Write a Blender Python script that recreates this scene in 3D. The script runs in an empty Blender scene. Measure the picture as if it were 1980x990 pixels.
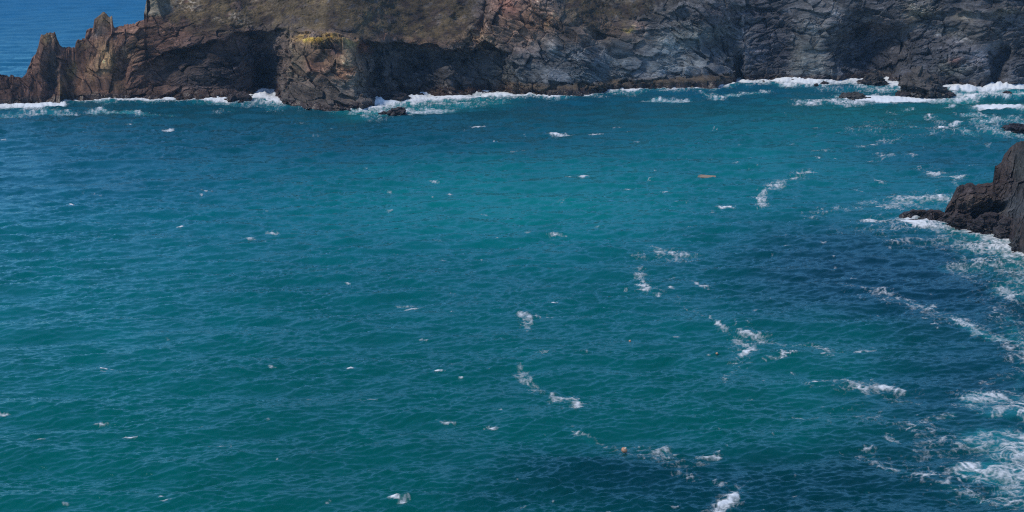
import bpy, math
import numpy as np
from mathutils import Vector, Matrix

# ------------------------------------------------------------------ camera, light, exposure
S = bpy.context.scene
C = S.collection
R = math.radians
FPX = 2720.0            # focal length in pixels of a 1980 px wide picture
CAM_H = 90.0
PITCH = R(15.9)
cam_d = bpy.data.cameras.new('camera'); cam = bpy.data.objects.new('camera', cam_d); C.objects.link(cam)
cam.location = (0, 0, CAM_H); cam.rotation_euler = (R(90) - PITCH, 0, 0)
cam_d.sensor_width = 36; cam_d.lens = FPX / 1980 * 36; cam_d.clip_start = 1; cam_d.clip_end = 60000
S.camera = cam

SUN_EL, SUN_AZ = R(52), R(-108)      # azimuth from +Y towards +X
w = bpy.data.worlds.new('World'); S.world = w; w.use_nodes = True
nt = w.node_tree; bg = nt.nodes['Background']
sky = nt.nodes.new('ShaderNodeTexSky'); sky.sky_type = 'NISHITA'; sky.sun_disc = False
sky.sun_elevation = SUN_EL; sky.sun_rotation = SUN_AZ; sky.air_density = 1.0; sky.dust_density = 0.1; sky.ozone_density = 5.0
nt.links.new(sky.outputs[0], bg.inputs[0]); bg.inputs[1].default_value = 0.15
sun_d = bpy.data.lights.new('sun', 'SUN'); sun = bpy.data.objects.new('sun', sun_d); C.objects.link(sun)
sun_d.energy = 2.3; sun_d.angle = R(8); sun_d.color = (1.0, 0.93, 0.81)
sd = Vector((math.sin(SUN_AZ) * math.cos(SUN_EL), math.cos(SUN_AZ) * math.cos(SUN_EL), math.sin(SUN_EL)))
sun.rotation_euler = sd.to_track_quat('Z', 'Y').to_euler()
vs = S.view_settings
vs.view_transform = 'Standard'; vs.look = 'None'; vs.gamma = 1; vs.use_curve_mapping = False
vs.exposure = 0.06
HAZE = 0.00007
S.render.engine = 'CYCLES'
S.cycles.use_denoising = False; S.cycles.filter_width = 1.1
S.cycles.max_bounces = 6; S.cycles.diffuse_bounces = 3; S.cycles.glossy_bounces = 2; S.cycles.transparent_max_bounces = 8

# ------------------------------------------------------------------ numeric helpers
f32 = np.float32
cP, sP = math.cos(PITCH), math.sin(PITCH)

def ray(px, py):
    a = (px - 990.0) / FPX; b = (495.0 - py) / FPX
    return a, cP + b * sP, -sP + b * cP

def at_y(px, py, Y):
    rx, ry, rz = ray(px, py); t = Y / ry
    return rx * t, Y + 0 * px, CAM_H + rz * t

def water(px, py):
    rx, ry, rz = ray(px, py); t = -CAM_H / rz
    return rx * t, ry * t

def hsh(ix, iy, iz, seed):
    with np.errstate(over='ignore'):
        h = (ix.astype(np.uint32) * np.uint32(374761393) + iy.astype(np.uint32) * np.uint32(668265263)
             + iz.astype(np.uint32) * np.uint32(2147483647 - 987654) + np.uint32((seed * 974711 + 12345) & 0xffffffff))
        h = (h ^ (h >> np.uint32(13))) * np.uint32(1274126177)
        h = (h ^ (h >> np.uint32(16))) * np.uint32(2246822519)
        h = h ^ (h >> np.uint32(15))
    return h

def u01(h):
    return (h & np.uint32(0xffffff)).astype(f32) / f32(16777216)

def vnoise(x, y, z=None, seed=0):
    """gradient noise, about -1..1"""
    if z is None: z = np.zeros_like(x)
    x = np.asarray(x, f32); y = np.asarray(y, f32); z = np.asarray(z, f32)
    x0 = np.floor(x); y0 = np.floor(y); z0 = np.floor(z)
    fx, fy, fz = x - x0, y - y0, z - z0
    ix, iy, iz = x0.astype(np.int32), y0.astype(np.int32), z0.astype(np.int32)
    s = lambda t: t * t * t * (t * (t * 6 - 15) + 10)
    ux, uy, uz = s(fx), s(fy), s(fz)
    out = 0
    for dx in (0, 1):
        wx = ux if dx else 1 - ux
        for dy in (0, 1):
            wy = uy if dy else 1 - uy
            for dz in (0, 1):
                wz = uz if dz else 1 - uz
                h = hsh(ix + dx, iy + dy, iz + dz, seed)
                gx = (h & np.uint32(1023)).astype(f32) / 511.5 - 1
                gy = ((h >> np.uint32(10)) & np.uint32(1023)).astype(f32) / 511.5 - 1
                gz = ((h >> np.uint32(20)) & np.uint32(1023)).astype(f32) / 511.5 - 1
                out = out + wx * wy * wz * (gx * (fx - dx) + gy * (fy - dy) + gz * (fz - dz))
    return out * f32(1.5)

def fbm(x, y, z=None, oct=4, seed=0, gain=0.5, lac=2.03):
    a, t, o = 1.0, 0.0, 0
    for k in range(oct):
        o = o + a * vnoise(x * lac ** k, y * lac ** k, None if z is None else z * lac ** k, seed + k * 17)
        t += a; a *= gain
    return o / t * 1.3

def worley(x, y, z, seed=0):
    """block pattern: returns F1, F2, cell random value, tilt offset inside the cell"""
    x = np.asarray(x, f32); y = np.asarray(y, f32); z = np.asarray(z, f32)
    ix, iy, iz = np.floor(x).astype(np.int32), np.floor(y).astype(np.int32), np.floor(z).astype(np.int32)
    f1 = np.full(x.shape, 9, f32); f2 = f1.copy(); rid = np.zeros(x.shape, f32); tilt = rid.copy()
    for dx in (-1, 0, 1):
        for dy in (-1, 0, 1):
            for dz in (-1, 0, 1):
                cx, cy, cz = ix + dx, iy + dy, iz + dz
                a = u01(hsh(cx, cy, cz, seed)); b = u01(hsh(cx, cy, cz, seed + 1)); c = u01(hsh(cx, cy, cz, seed + 2))
                ex, ey, ez = x - cx - a, y - cy - b, z - cz - c
                d = ex * ex + ey * ey + ez * ez
                m = d < f1
                f2 = np.where(m, f1, np.minimum(f2, d))
                f1 = np.where(m, d, f1)
                r = u01(hsh(cx, cy, cz, seed + 3))
                rid = np.where(m, r, rid)
                tl = ex * (b - .5) * 2 + ez * (c - .5) * 2
                tilt = np.where(m, tl, tilt)
    return np.sqrt(f1), np.sqrt(f2), rid, tilt

def sstep(a, b, x):
    t = np.clip((x - a) / (b - a), 0, 1); return t * t * (3 - 2 * t)

def srgb(r, g, b):
    f = lambda c: (c / 255 / 12.92) if c / 255 <= .04045 else ((c / 255 + .055) / 1.055) ** 2.4
    return np.array([f(r), f(g), f(b)], f32)

def grid_faces(nr, nc, flip=False):
    i = np.arange(nr - 1)[:, None] * nc + np.arange(nc - 1)[None, :]
    q = np.stack([i, i + 1, i + nc + 1, i + nc], -1).reshape(-1, 4)
    return q[:, ::-1] if flip else q

def make_mesh(name, V, F, attrs=None, mat=None, smooth=False, parent=None):
    me = bpy.data.meshes.new(name)
    F = np.asarray(F, np.int32); n, k = F.shape
    me.vertices.add(len(V)); me.vertices.foreach_set('co', np.ascontiguousarray(V, f32).ravel())
    me.loops.add(n * k); me.loops.foreach_set('vertex_index', F.ravel())
    me.polygons.add(n); me.polygons.foreach_set('loop_start', np.arange(0, n * k, k, dtype=np.int32))
    try: me.polygons.foreach_set('loop_total', np.full(n, k, np.int32))
    except Exception: pass
    me.polygons.foreach_set('use_smooth', np.full(n, smooth, bool))
    for an, av in (attrs or {}).items():
        if av.ndim == 2:
            at = me.attributes.new(an, 'FLOAT_COLOR', 'POINT')
            at.data.foreach_set('color', np.ascontiguousarray(np.concatenate([av[:, :3], np.ones((len(av), 1))], 1), f32).ravel())
        else:
            at = me.attributes.new(an, 'FLOAT', 'POINT'); at.data.foreach_set('value', np.ascontiguousarray(av, f32))
    me.update(calc_edges=True)
    if mat: me.materials.append(mat)
    o = bpy.data.objects.new(name, me); C.objects.link(o)
    if parent: o.parent = parent
    return o

def submesh(V, F, attrs, mask):
    Fm = F[mask]; ids, inv = np.unique(Fm, return_inverse=True)
    return V[ids], inv.reshape(Fm.shape), {k: v[ids] for k, v in attrs.items()}

def tag(o, label=None, cat=None, group=None, kind=None):
    if label: o['label'] = label
    if cat: o['category'] = cat
    if group: o['group'] = group
    if kind: o['kind'] = kind
    return o

# ------------------------------------------------------------------ materials
def new_mat(name):
    m = bpy.data.materials.new(name); m.use_nodes = True
    n = m.node_tree.nodes; n.clear()
    return m, n, m.node_tree.links

def rock_material(name, bump=0.22):
    m, n, l = new_mat(name)
    out = n.new('ShaderNodeOutputMaterial'); p = n.new('ShaderNodeBsdfPrincipled')
    a = n.new('ShaderNodeAttribute'); a.attribute_name = 'col'
    wt = n.new('ShaderNodeAttribute'); wt.attribute_name = 'wet'
    tc = n.new('ShaderNodeTexCoord')
    n1 = n.new('ShaderNodeTexNoise'); n1.inputs['Scale'].default_value = 1.6; n1.inputs['Detail'].default_value = 6; n1.inputs['Roughness'].default_value = .65
    mp = n.new('ShaderNodeMapping'); mp.inputs['Rotation'].default_value = (0, R(24), 0); mp.inputs['Scale'].default_value = (.35, 1, 1.5)
    l.new(tc.outputs['Object'], mp.inputs[0]); l.new(mp.outputs[0], n1.inputs['Vector'])
    r1 = n.new('ShaderNodeMapRange'); r1.inputs[1].default_value = .3; r1.inputs[2].default_value = .7; r1.inputs[3].default_value = .55; r1.inputs[4].default_value = 1.5
    l.new(n1.outputs[0], r1.inputs[0])
    mx = n.new('ShaderNodeVectorMath'); mx.operation = 'SCALE'
    l.new(a.outputs['Color'], mx.inputs[0]); l.new(r1.outputs[0], mx.inputs['Scale'])
    l.new(mx.outputs[0], p.inputs['Base Color'])
    rr = n.new('ShaderNodeMapRange'); rr.inputs[3].default_value = .92; rr.inputs[4].default_value = .38
    l.new(wt.outputs['Fac'], rr.inputs[0]); l.new(rr.outputs[0], p.inputs['Roughness'])
    p.inputs['Specular IOR Level'].default_value = .35
    n2 = n.new('ShaderNodeTexNoise'); n2.inputs['Scale'].default_value = 2.3; n2.inputs['Detail'].default_value = 5; n2.inputs['Roughness'].default_value = .7
    l.new(mp.outputs[0], n2.inputs['Vector'])
    b = n.new('ShaderNodeBump'); b.inputs['Strength'].default_value = bump; b.inputs['Distance'].default_value = .5
    l.new(n2.outputs[0], b.inputs['Height']); l.new(b.outputs[0], p.inputs['Normal'])
    l.new(p.outputs[0], out.inputs[0])
    return m

def water_material():
    m, n, l = new_mat('sea_water')
    out = n.new('ShaderNodeOutputMaterial')
    a = n.new('ShaderNodeAttribute'); a.attribute_name = 'col'
    ro = n.new('ShaderNodeAttribute'); ro.attribute_name = 'rough'
    geo = n.new('ShaderNodeNewGeometry')
    nz = n.new('ShaderNodeTexNoise'); nz.inputs['Scale'].default_value = 2.6; nz.inputs['Detail'].default_value = 5; nz.inputs['Roughness'].default_value = .6
    mp = n.new('ShaderNodeMapping'); mp.inputs['Scale'].default_value = (.4, 1, 1)
    l.new(geo.outputs['Position'], mp.inputs[0]); l.new(mp.outputs[0], nz.inputs['Vector'])
    bp = n.new('ShaderNodeBump'); bp.inputs['Strength'].default_value = .35; bp.inputs['Distance'].default_value = .2
    l.new(nz.outputs[0], bp.inputs['Height'])
    # light scattered back up from inside the water (hardly depends on the small surface slopes)
    vm = n.new('ShaderNodeVectorMath'); vm.operation = 'ADD'; vm.inputs[1].default_value = (0, 0, 4)
    l.new(bp.outputs[0], vm.inputs[0])
    nm = n.new('ShaderNodeVectorMath'); nm.operation = 'NORMALIZE'; l.new(vm.outputs[0], nm.inputs[0])
    df = n.new('ShaderNodeBsdfDiffuse'); l.new(a.outputs['Color'], df.inputs['Color']); l.new(nm.outputs[0], df.inputs['Normal'])
    gl = n.new('ShaderNodeBsdfGlossy'); gl.inputs['Color'].default_value = (.50, .90, 1, 1)
    l.new(ro.outputs['Fac'], gl.inputs['Roughness']); l.new(bp.outputs[0], gl.inputs['Normal'])
    # Fresnel curve widened for the ripples too small to model
    dt = n.new('ShaderNodeVectorMath'); dt.operation = 'DOT_PRODUCT'; l.new(bp.outputs[0], dt.inputs[0]); l.new(geo.outputs['Incoming'], dt.inputs[1])
    om = n.new('ShaderNodeMath'); om.operation = 'SUBTRACT'; om.use_clamp = True; om.inputs[0].default_value = 1; l.new(dt.outputs['Value'], om.inputs[1])
    pw = n.new('ShaderNodeMath'); pw.operation = 'POWER'; l.new(om.outputs[0], pw.inputs[0]); pw.inputs[1].default_value = 3.1
    fr = n.new('ShaderNodeMath'); fr.operation = 'MULTIPLY'; l.new(pw.outputs[0], fr.inputs[0]); fr.inputs[1].default_value = .85
    rk = n.new('ShaderNodeMapRange'); rk.inputs[1].default_value = .10; rk.inputs[2].default_value = .45; rk.inputs[3].default_value = 1; rk.inputs[4].default_value = .23
    l.new(ro.outputs['Fac'], rk.inputs[0])
    fm = n.new('ShaderNodeMath'); fm.operation = 'MULTIPLY'; l.new(fr.outputs[0], fm.inputs[0]); l.new(rk.outputs[0], fm.inputs[1])
    mx = n.new('ShaderNodeMixShader'); l.new(fm.outputs[0], mx.inputs[0]); l.new(df.outputs[0], mx.inputs[1]); l.new(gl.outputs[0], mx.inputs[2])
    l.new(mx.outputs[0], out.inputs[0])
    return m

def foam_material():
    m, n, l = new_mat('foam')
    out = n.new('ShaderNodeOutputMaterial')
    a = n.new('ShaderNodeAttribute'); a.attribute_name = 'foam'
    geo = n.new('ShaderNodeNewGeometry')
    nz = n.new('ShaderNodeTexNoise'); nz.inputs['Scale'].default_value = 1.5; nz.inputs['Detail'].default_value = 4; nz.inputs['Roughness'].default_value = .6
    l.new(geo.outputs['Position'], nz.inputs['Vector'])
    ad = n.new('ShaderNodeMath'); ad.operation = 'MULTIPLY_ADD'; ad.inputs[1].default_value = .7; ad.inputs[2].default_value = -.35
    l.new(nz.outputs[0], ad.inputs[0])
    sm = n.new('ShaderNodeMath'); sm.operation = 'ADD'; l.new(a.outputs['Fac'], sm.inputs[0]); l.new(ad.outputs[0], sm.inputs[1])
    mr = n.new('ShaderNodeMapRange'); mr.interpolation_type = 'SMOOTHSTEP'; mr.inputs[1].default_value = .02; mr.inputs[2].default_value = .85
    l.new(sm.outputs[0], mr.inputs[0])
    df = n.new('ShaderNodeBsdfDiffuse'); df.inputs['Color'].default_value = (.80, .83, .85, 1)
    tr = n.new('ShaderNodeBsdfTransparent')
    mx = n.new('ShaderNodeMixShader'); l.new(mr.outputs[0], mx.inputs[0]); l.new(tr.outputs[0], mx.inputs[1]); l.new(df.outputs[0], mx.inputs[2])
    l.new(mx.outputs[0], out.inputs[0])
    return m

def plain_material(name, c, rough=.6):
    m, n, l = new_mat(name)
    out = n.new('ShaderNodeOutputMaterial'); p = n.new('ShaderNodeBsdfPrincipled')
    nz = n.new('ShaderNodeTexNoise'); nz.inputs['Scale'].default_value = 6
    r1 = n.new('ShaderNodeMapRange'); r1.inputs[3].default_value = .6; r1.inputs[4].default_value = 1.3; l.new(nz.outputs[0], r1.inputs[0])
    v = n.new('ShaderNodeVectorMath'); v.operation = 'SCALE'; v.inputs[0].default_value = c; l.new(r1.outputs[0], v.inputs['Scale'])
    l.new(v.outputs[0], p.inputs['Base Color']); p.inputs['Roughness'].default_value = rough
    l.new(p.outputs[0], out.inputs[0]); return m

M_ROCK = rock_material('cliff_rock'); M_WATER = water_material(); M_FOAM = foam_material()

# ------------------------------------------------------------------ headland
def keys(px, pts):
    p = np.array(pts, float); return np.interp(px, p[:, 0], p[:, 1])

SHORE = [(-260, 224), (-120, 215), (0, 207), (60, 203), (116, 202), (121, 195), (180, 194), (250, 193), (350, 193), (440, 194), (485, 186),
         (520, 184), (535, 190), (560, 199), (600, 205), (640, 208), (700, 206), (740, 196), (780, 187), (880, 188), (940, 184), (1030, 183),
         (1060, 187), (1140, 184), (1165, 176), (1250, 172), (1380, 168), (1400, 163), (1440, 157), (1600, 156), (1700, 158), (1760, 164), (1850, 168),
         (1900, 172), (1980, 168), (2300, 172)]
RIDGE = [(-260, 218), (-200, 190), (-120, 165), (-60, 160), (-30, 150), (0, 143), (12, 148), (18, 149), (22, 147), (32, 146), (42, 150), (50, 142), (58, 125), (62, 110), (69, 106),
         (73, 92), (77, 80), (79, 70), (86, 66), (95, 62), (106, 62), (111, 74), (115, 84), (120, 90), (130, 92), (145, 93), (147, 80), (151, 76), (158, 73), (164, 76), (165, 64),
         (168, 57), (174, 54), (179, 49), (180.5, 35), (188, 32), (194, 29), (200, 25), (208, 30), (217, 32), (218.5, 48), (221, 55), (228, 51), (240, 48), (262, 44), (274, 39), (279, 38), (280, 26), (279.5, 18),
         (284, 0), (290, -14), (330, -45), (420, -85), (600, -125), (900, -140), (2300, -140)]
RIDGE.sort(key=lambda t: t[0])
BREAK = [(-260, -500), (270, -500), (285, 40), (330, 55), (420, 70), (520, 62), (560, 66), (690, 76), (760, 84), (850, 88), (900, 78), (945, 35), (1000, -10), (1065, 0), (1085, 45),
         (1150, 55), (1210, 55), (1250, 35), (1330, 15), (1400, 5), (1450, -5), (1600, -30), (2300, -40)]

def bump2(px, py, cx, cy, rx, ry, ang=0, p=2.0):
    c, s = math.cos(R(ang)), math.sin(R(ang))
    u = ((px - cx) * c + (py - cy) * s) / rx; v = (-(px - cx) * s + (py - cy) * c) / ry
    return np.exp(-(np.abs(u) ** p + np.abs(v) ** p))

def build_headland():
    px = np.concatenate([np.arange(-260, -24, 5.), np.arange(-20, 2004, 1.15), np.arange(2006, 2301, 6.)])
    nf, nb = 245, 26
    T = np.linspace(0, 1, nf)[:, None]
    P = np.repeat(px[None, :], nf, 0)
    jag = 3.6 * vnoise(px / 7, px * 0 + .5, seed=5) + 2.2 * vnoise(px / 2.8, px * 0 + .5, seed=6)
    py0 = keys(px, SHORE) + 1.3 * vnoise(px / 14, px * 0 + .3, seed=9)
    rdg = keys(px, RIDGE) + np.where(px < 292, jag, 0)
    rdg = np.minimum(rdg, py0 - 4)
    Q = py0[None, :] + 6 + (rdg[None, :] - py0[None, :] - 6) * T       # starts 6 px below the waterline
    _, Y0 = water(px, py0)
    gx = np.arange(-400, 2500, 2.); ker = np.exp(-(np.arange(-60, 62, 2.) / 26) ** 2); ker /= ker.sum()
    gs = np.convolve(np.pad(keys(gx, SHORE), 30, 'edge'), ker, 'valid'); pys = np.interp(px, gx, gs)
    gb = np.convolve(np.pad(keys(gx, BREAK), 30, 'edge'), ker, 'valid'); bsm = np.where(px < 285, keys(px, BREAK), np.interp(px, gx, np.where(gx < 290, 45, gb)))
    _, Ys = water(px, pys)
    H = py0[None, :] - Q                                            # pixels above the waterline
    brk = bsm[None, :] + 7 * vnoise(P / 40, Q / 30, seed=21)
    steep = np.clip(np.minimum(H, pys[None, :] - brk), -10, 400)
    above = np.clip(brk - Q, 0, 500)
    D = steep * .085 + above * .27
    # left fin: round it off towards the ridge
    fin = sstep(290, 240, P)
    hh = np.clip(H / np.maximum(py0 - rdg, 1)[None, :], 0, 1)
    D = D + fin * 4.0 * (1 - np.sqrt(np.clip(1 - hh ** 4, 0, 1)))
    wx = P + 10 * vnoise(P / 40, Q / 25, seed=31) + 4 * vnoise(P / 14, Q / 10, seed=32)
    wy = Q + 8 * vnoise(P / 35, Q / 25, seed=33) + 3 * vnoise(P / 12, Q / 9, seed=34)
    def ov(top, x0, x1, soft=10):      # undercut below the line `top`
        t = np.interp(wx, [a for a, b in top], [b for a, b in top])
        return sstep(-2, 5, wy - t) * sstep(x0 - soft, x0 + soft, wx) * sstep(x1 + soft, x1 - soft, wx)
    D += 6.5 * ov([(210, 150), (300, 112), (330, 96), (400, 84), (470, 62), (545, 58)], 290, 700, 60) * sstep(566, 540, wx) * sstep(215, 150, Q)
    D += 11 * bump2(wx, wy, 522, 150, 26, 55, 0, 4)
    D += 4 * bump2(wx, wy, 235, 130, 13, 28, 0, 3) + 4 * bump2(wx, wy, 98, 150, 12, 40, 0, 3)
    D -= 4.0 * bump2(wx, wy, 400, 140, 55, 22, -12, 2)
    # yellow topped buttress
    half = np.interp(wy, [60, 80, 140, 170, 205], [62, 62, 72, 88, 100])
    bt = sstep(half + 5, half - 5, np.abs(wx - (628 - (wy - 130) * .05))) * sstep(66, 78, wy)
    D -= 6.5 * bt
    D += 3 * bump2(wx, wy, 640, 108, 22, 22, 20, 4) + 1.2 * bump2(wx, wy, 605, 150, 60, 5, -8, 2)
    # recess with hanging roof right of it
    D += 9 * ov([(690, 78), (720, 84), (780, 84), (850, 92), (905, 100), (935, 75), (960, 90), (1010, 110)], 694, 985, 10) * sstep(200, 172, wy)
    D -= 3.5 * bump2(wx, wy, 748, 135, 9, 45, -12, 2) + 4 * bump2(wx, wy, 870, 150, 18, 40, 8, 2)
    D += 5 * bump2(wx, wy, 722, 130, 14, 32, 0, 3) + 5 * bump2(wx, wy, 795, 125, 25, 30, 0, 3)
    D += 6 * bump2(wx, wy, 930, 40, 9, 38, 18, 3) + 3 * bump2(wx, wy, 885, 33, 16, 6, 0, 2)
    D -= 3 * bump2(wx, wy, 1010, 40, 50, 35, 20, 3)
    # shelf above the tide right of the middle
    D -= 3.2 * sstep(1000, 1050, wx) * sstep(1425, 1395, wx) * sstep(22, 10, H)
    D -= 1.5 * sstep(150, 200, wx) * sstep(20, 9, H) * sstep(1000, 900, wx)
    D += 9 * bump2(wx, wy, 1428, 138, 8, 34, 0, 4)
    D += 4 * bump2(wx, wy, 1395, 70, 30, 50, 35, 2) + 3.5 * bump2(wx, wy, 1290, 30, 26, 10, 15, 2)
    D += 5 * bump2(wx, wy, 1465, 22, 45, 6, 5, 3) + 3 * bump2(wx, wy, 1185, 75, 35, 5, 14, 3)
    D -= 5 * bump2(wx, wy, 1575, 90, 52, 75, -8, 4)
    D -= 2.5 * bump2(wx, wy, 1230, 120, 60, 45, 0, 2) - 2 * bump2(wx, wy, 1080, 120, 40, 30, 25, 2)
    D += 14 * bump2(wx, wy, 1690, 100, 62, 60, 20, 4) + 5 * bump2(wx, wy, 1740, 120, 14, 45, 0, 3)
    D -= 3 * bump2(wx, wy, 1735, 115, 14, 40, 14, 2)
    D += 4 * bump2(wx, wy, 1800, 60, 60, 22, 10, 2) - 5 * bump2(wx, wy, 1845, 125, 40, 28, -10, 3)
    D += 9 * bump2(wx, wy, 1932, 122, 16, 36, 12, 3) - 3 * bump2(wx, wy, 1965, 140, 18, 30, 0, 3)
    D -= 3 * sstep(8, -6, wy - keys(wx, [(1740, 12), (1790, 30), (1850, 20), (1900, 30), (1990, 18)])) * sstep(1740, 1770, wx)
    Yf = Ys[None, :] + (Y0 - Ys)[None, :] * np.exp(-np.clip(H, 0, 500) / 28) + D
    X, Y, Z = at_y(P, Q, Yf)
    # back of the land
    Tk = keys(px, [(-260, 6), (0, 14), (95, 12), (150, 12), (200, 13), (270, 20), (300, 60), (500, 140), (2300, 220)])
    b = np.linspace(0, 1, nb + 1)[1:, None]
    XR, YR, ZR = X[-1], Y[-1], Z[-1]
    away = XR / YR
    top = sstep(285, 420, px)
    zb = (ZR[None, :] * (1 - b ** 1.15)) * (1 - top) + top * (ZR[None, :] + 6 * np.sin(b * 3) - (ZR[None, :] + 12) * sstep(.75, 1, b))
    zb[-1] = -4
    Yb = YR[None, :] + Tk[None, :] * b
    Xb = XR[None, :] + away[None, :] * Tk[None, :] * b
    V = np.stack([np.concatenate([X, Xb]), np.concatenate([Y, Yb]), np.concatenate([Z, zb])], -1).astype(f32)
    nr, nc = V.shape[:2]
    Pp = np.concatenate([P, np.repeat(px[None, :], nb, 0)]); Qp = np.concatenate([Q, np.repeat(Q[-1:], nb, 0)])
    # normals of the plain shape
    du = np.gradient(V, axis=1); dv = np.gradient(V, axis=0)
    N = np.cross(du, dv); N /= np.maximum(np.linalg.norm(N, axis=-1, keepdims=True), 1e-6)
    N[..., 1] = np.where(np.arange(nr)[:, None] < nf, np.minimum(N[..., 1], -.25), N[..., 1])
    N = N * .35 + np.array([0, -.9, .3]) * (np.arange(nr)[:, None, None] < nf); N /= np.linalg.norm(N, axis=-1, keepdims=True)
    x, y, z = V[..., 0], V[..., 1], V[..., 2]
    ang = np.where(px < 243, R(80), np.where(px < 560, R(-14), np.where(px < 1440, R(24), R(-9))))[None, :] + 0 * x
    vert = sstep(265, 200, Pp)                        # near the tip the beds stand upright
    wxx = x + 1.1 * vnoise(x / 9, y / 9, z / 9, seed=41) + 4 * vnoise(x / 32, y / 32, z / 32, seed=43); wzz = z + 1.1 * vnoise(x / 9 + 9, y / 9, z / 9, seed=42) + 5 * vnoise(x / 32, y / 32, z / 32, seed=44)
    a_ = wxx * np.cos(ang) - wzz * np.sin(ang); c_ = wxx * np.sin(ang) + wzz * np.cos(ang)
    grass = sstep(-14, 24, (keys(Pp, BREAK) - Qp) + 30 * fbm(Pp / 45, Qp / 22, None, 5, seed=50) - 4)
    grass = grass * sstep(270, 290, Pp)
    grass *= 1 - .95 * sstep(900, 935, Pp + 8 * vnoise(Pp / 9, Qp / 9, seed=3)) * sstep(1100, 1075, Pp) * sstep(90, 60, Qp)
    grass *= 1 - .5 * sstep(1230, 1330, Pp) ; grass *= 1 - .6 * sstep(420, 280, Pp) * sstep(50, 40, Qp + 0 * Pp) * 0
    f1, f2, rid, tl = worley(a_ / 7.5, y / 6, c_ / 4.2, seed=60)
    g1, g2, rid2, tl2 = worley(a_ / 3.0, y / 2.2, c_ / 1.4, seed=70)
    k1, k2, rid3, tl3 = worley(a_ / 1.3, y / 1, c_ / .62, seed=80)
    rough = (2.0 * fbm(x / 22, y / 22, z / 18, 3, seed=90) + 2.6 * (rid - .5) + 2.6 * tl
             - .9 * sstep(.16, 0, f2 - f1) + .75 * (rid2 - .5) + .8 * tl2 - .25 * sstep(.15, 0, g2 - g1)
             + .30 * (rid3 - .5) + .28 * tl3 + .6 * fbm(a_ / 5, y / 4, c_ / 1.3, 4, seed=95))
    var = np.clip(.25 + 1.5 * sstep(-.35, .5, fbm(x / 16, y / 16, z / 13, 3, seed=88)), .2, 1.6)
    var = var * (1 - .6 * bump2(Pp, Qp, 1270, 110, 130, 50, 0, 3))
    rough = (3.2 * fbm(x / 24, y / 24, z / 18, 3, seed=90) + 1.7 * (rid - .5) + 1.7 * tl - .4 * sstep(.14, 0, f2 - f1) * var
             + var * (.50 * (rid2 - .5) + .55 * tl2 - .12 * sstep(.12, 0, g2 - g1) + .16 * (rid3 - .5) + .16 * tl3 + .7 * fbm(a_ / 6, y / 5, c_ / 1.2, 4, seed=95)))
    soft = 1.2 * fbm(x / 16, y / 16, z / 12, 3, seed=97) + .25 * fbm(x / 2.6, y / 2.6, z / 2.2, 3, seed=98) + 1.1 * fbm(x / 4, y / 4, z / 3, 4, seed=99) + .5 * np.clip(rid3 - .8, 0, 1) * 3 * sstep(0, .4, fbm(x / 12, y / 12, z / 9, 2, seed=94))
    amp = 1 - .45 * sstep(290, 230, Pp)
    d = (rough * (1 - .93 * grass) + soft * grass) * amp
    back = np.arange(nr)[:, None] >= nf
    d = np.where(back, d * .5, d)
    d = d * sstep(nf + 6, nf - 10, np.arange(nr))[:, None] * (px < 290)[None, :] + d * (px >= 290)[None, :]
    V = V + N * d[..., None]
    # ---------------- colours of the stone and turf, with shade painted into the recesses
    col = np.zeros((nr, nc, 3), f32)
    base = np.array([.070, .072, .082], f32)
    col[:] = base
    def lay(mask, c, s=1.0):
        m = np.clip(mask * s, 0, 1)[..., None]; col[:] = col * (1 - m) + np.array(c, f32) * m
    ux = Pp + 16 * fbm(x / 9, y / 9, z / 9, 3, seed=101) + 5 * fbm(x / 2.5, y / 3, z / 2.5, 3, seed=102)
    uy = Qp + 14 * fbm(x / 9 + 5, y / 9, z / 9, 3, seed=103) + 5 * fbm(x / 2.5 + 5, y / 3, z / 2.5, 3, seed=104)
    B = lambda cx, cy, rx, ry, a=0, p=2.4: bump2(ux, uy, cx, cy, rx, ry, a, p)
    lay(sstep(640, 300, ux), (.105, .064, .052))                       # reddish brown point
    lay(B(420, 140, 120, 40), (.060, .052, .056), .8)
    lay(B(30, 180, 90, 30), (.080, .050, .046), .9)
    for cx, cy, rx, ry, c in [(95, 72, 16, 12, (.15, .12, .07)), (136, 135, 7, 18, (.24, .17, .08)), (172, 140, 9, 22, (.22, .15, .09)), (205, 115, 18, 30, (.21, .15, .085)),
                              (150, 160, 26, 30, (.14, .085, .06)), (115, 185, 7, 30, (.17, .12, .07)), (255, 95, 18, 22, (.14, .10, .07)), (270, 60, 40, 14, (.14, .09, .075)),
                              (200, 40, 20, 14, (.12, .10, .07)), (160, 85, 18, 8, (.13, .10, .07)), (232, 160, 12, 14, (.13, .09, .06)), (190, 62, 14, 12, (.06, .062, .068)), (100, 130, 12, 50, (.06, .055, .058))]:
        lay(B(cx, cy, rx, ry), c, .9)
    lay(sstep(975, 1060, ux) * sstep(1500, 1400, ux), (.11, .115, .125), .85)      # slate grey middle
    lay(B(860, 130, 130, 42, 0, 4), (.036, .040, .050), .9); lay(B(430, 135, 125, 45, -6, 3), (.045, .040, .044), .85); lay(B(520, 130, 40, 60), (.03, .03, .04), .9); lay(B(1900, 110, 110, 60), (.05, .052, .06), .6)  # all but the last blob paint shade into the recesses and cave slot
    lay(B(1695, 100, 75, 70, 10), (.034, .036, .046), .9); lay(B(1480, 60, 40, 70), (.05, .053, .068), .7)  # first blob is painted shade, deepening the big right recess
    lay(B(1140, 120, 90, 50), (.11, .12, .13)); lay(B(1000, 145, 60, 30), (.07, .082, .092), .8)
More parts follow.
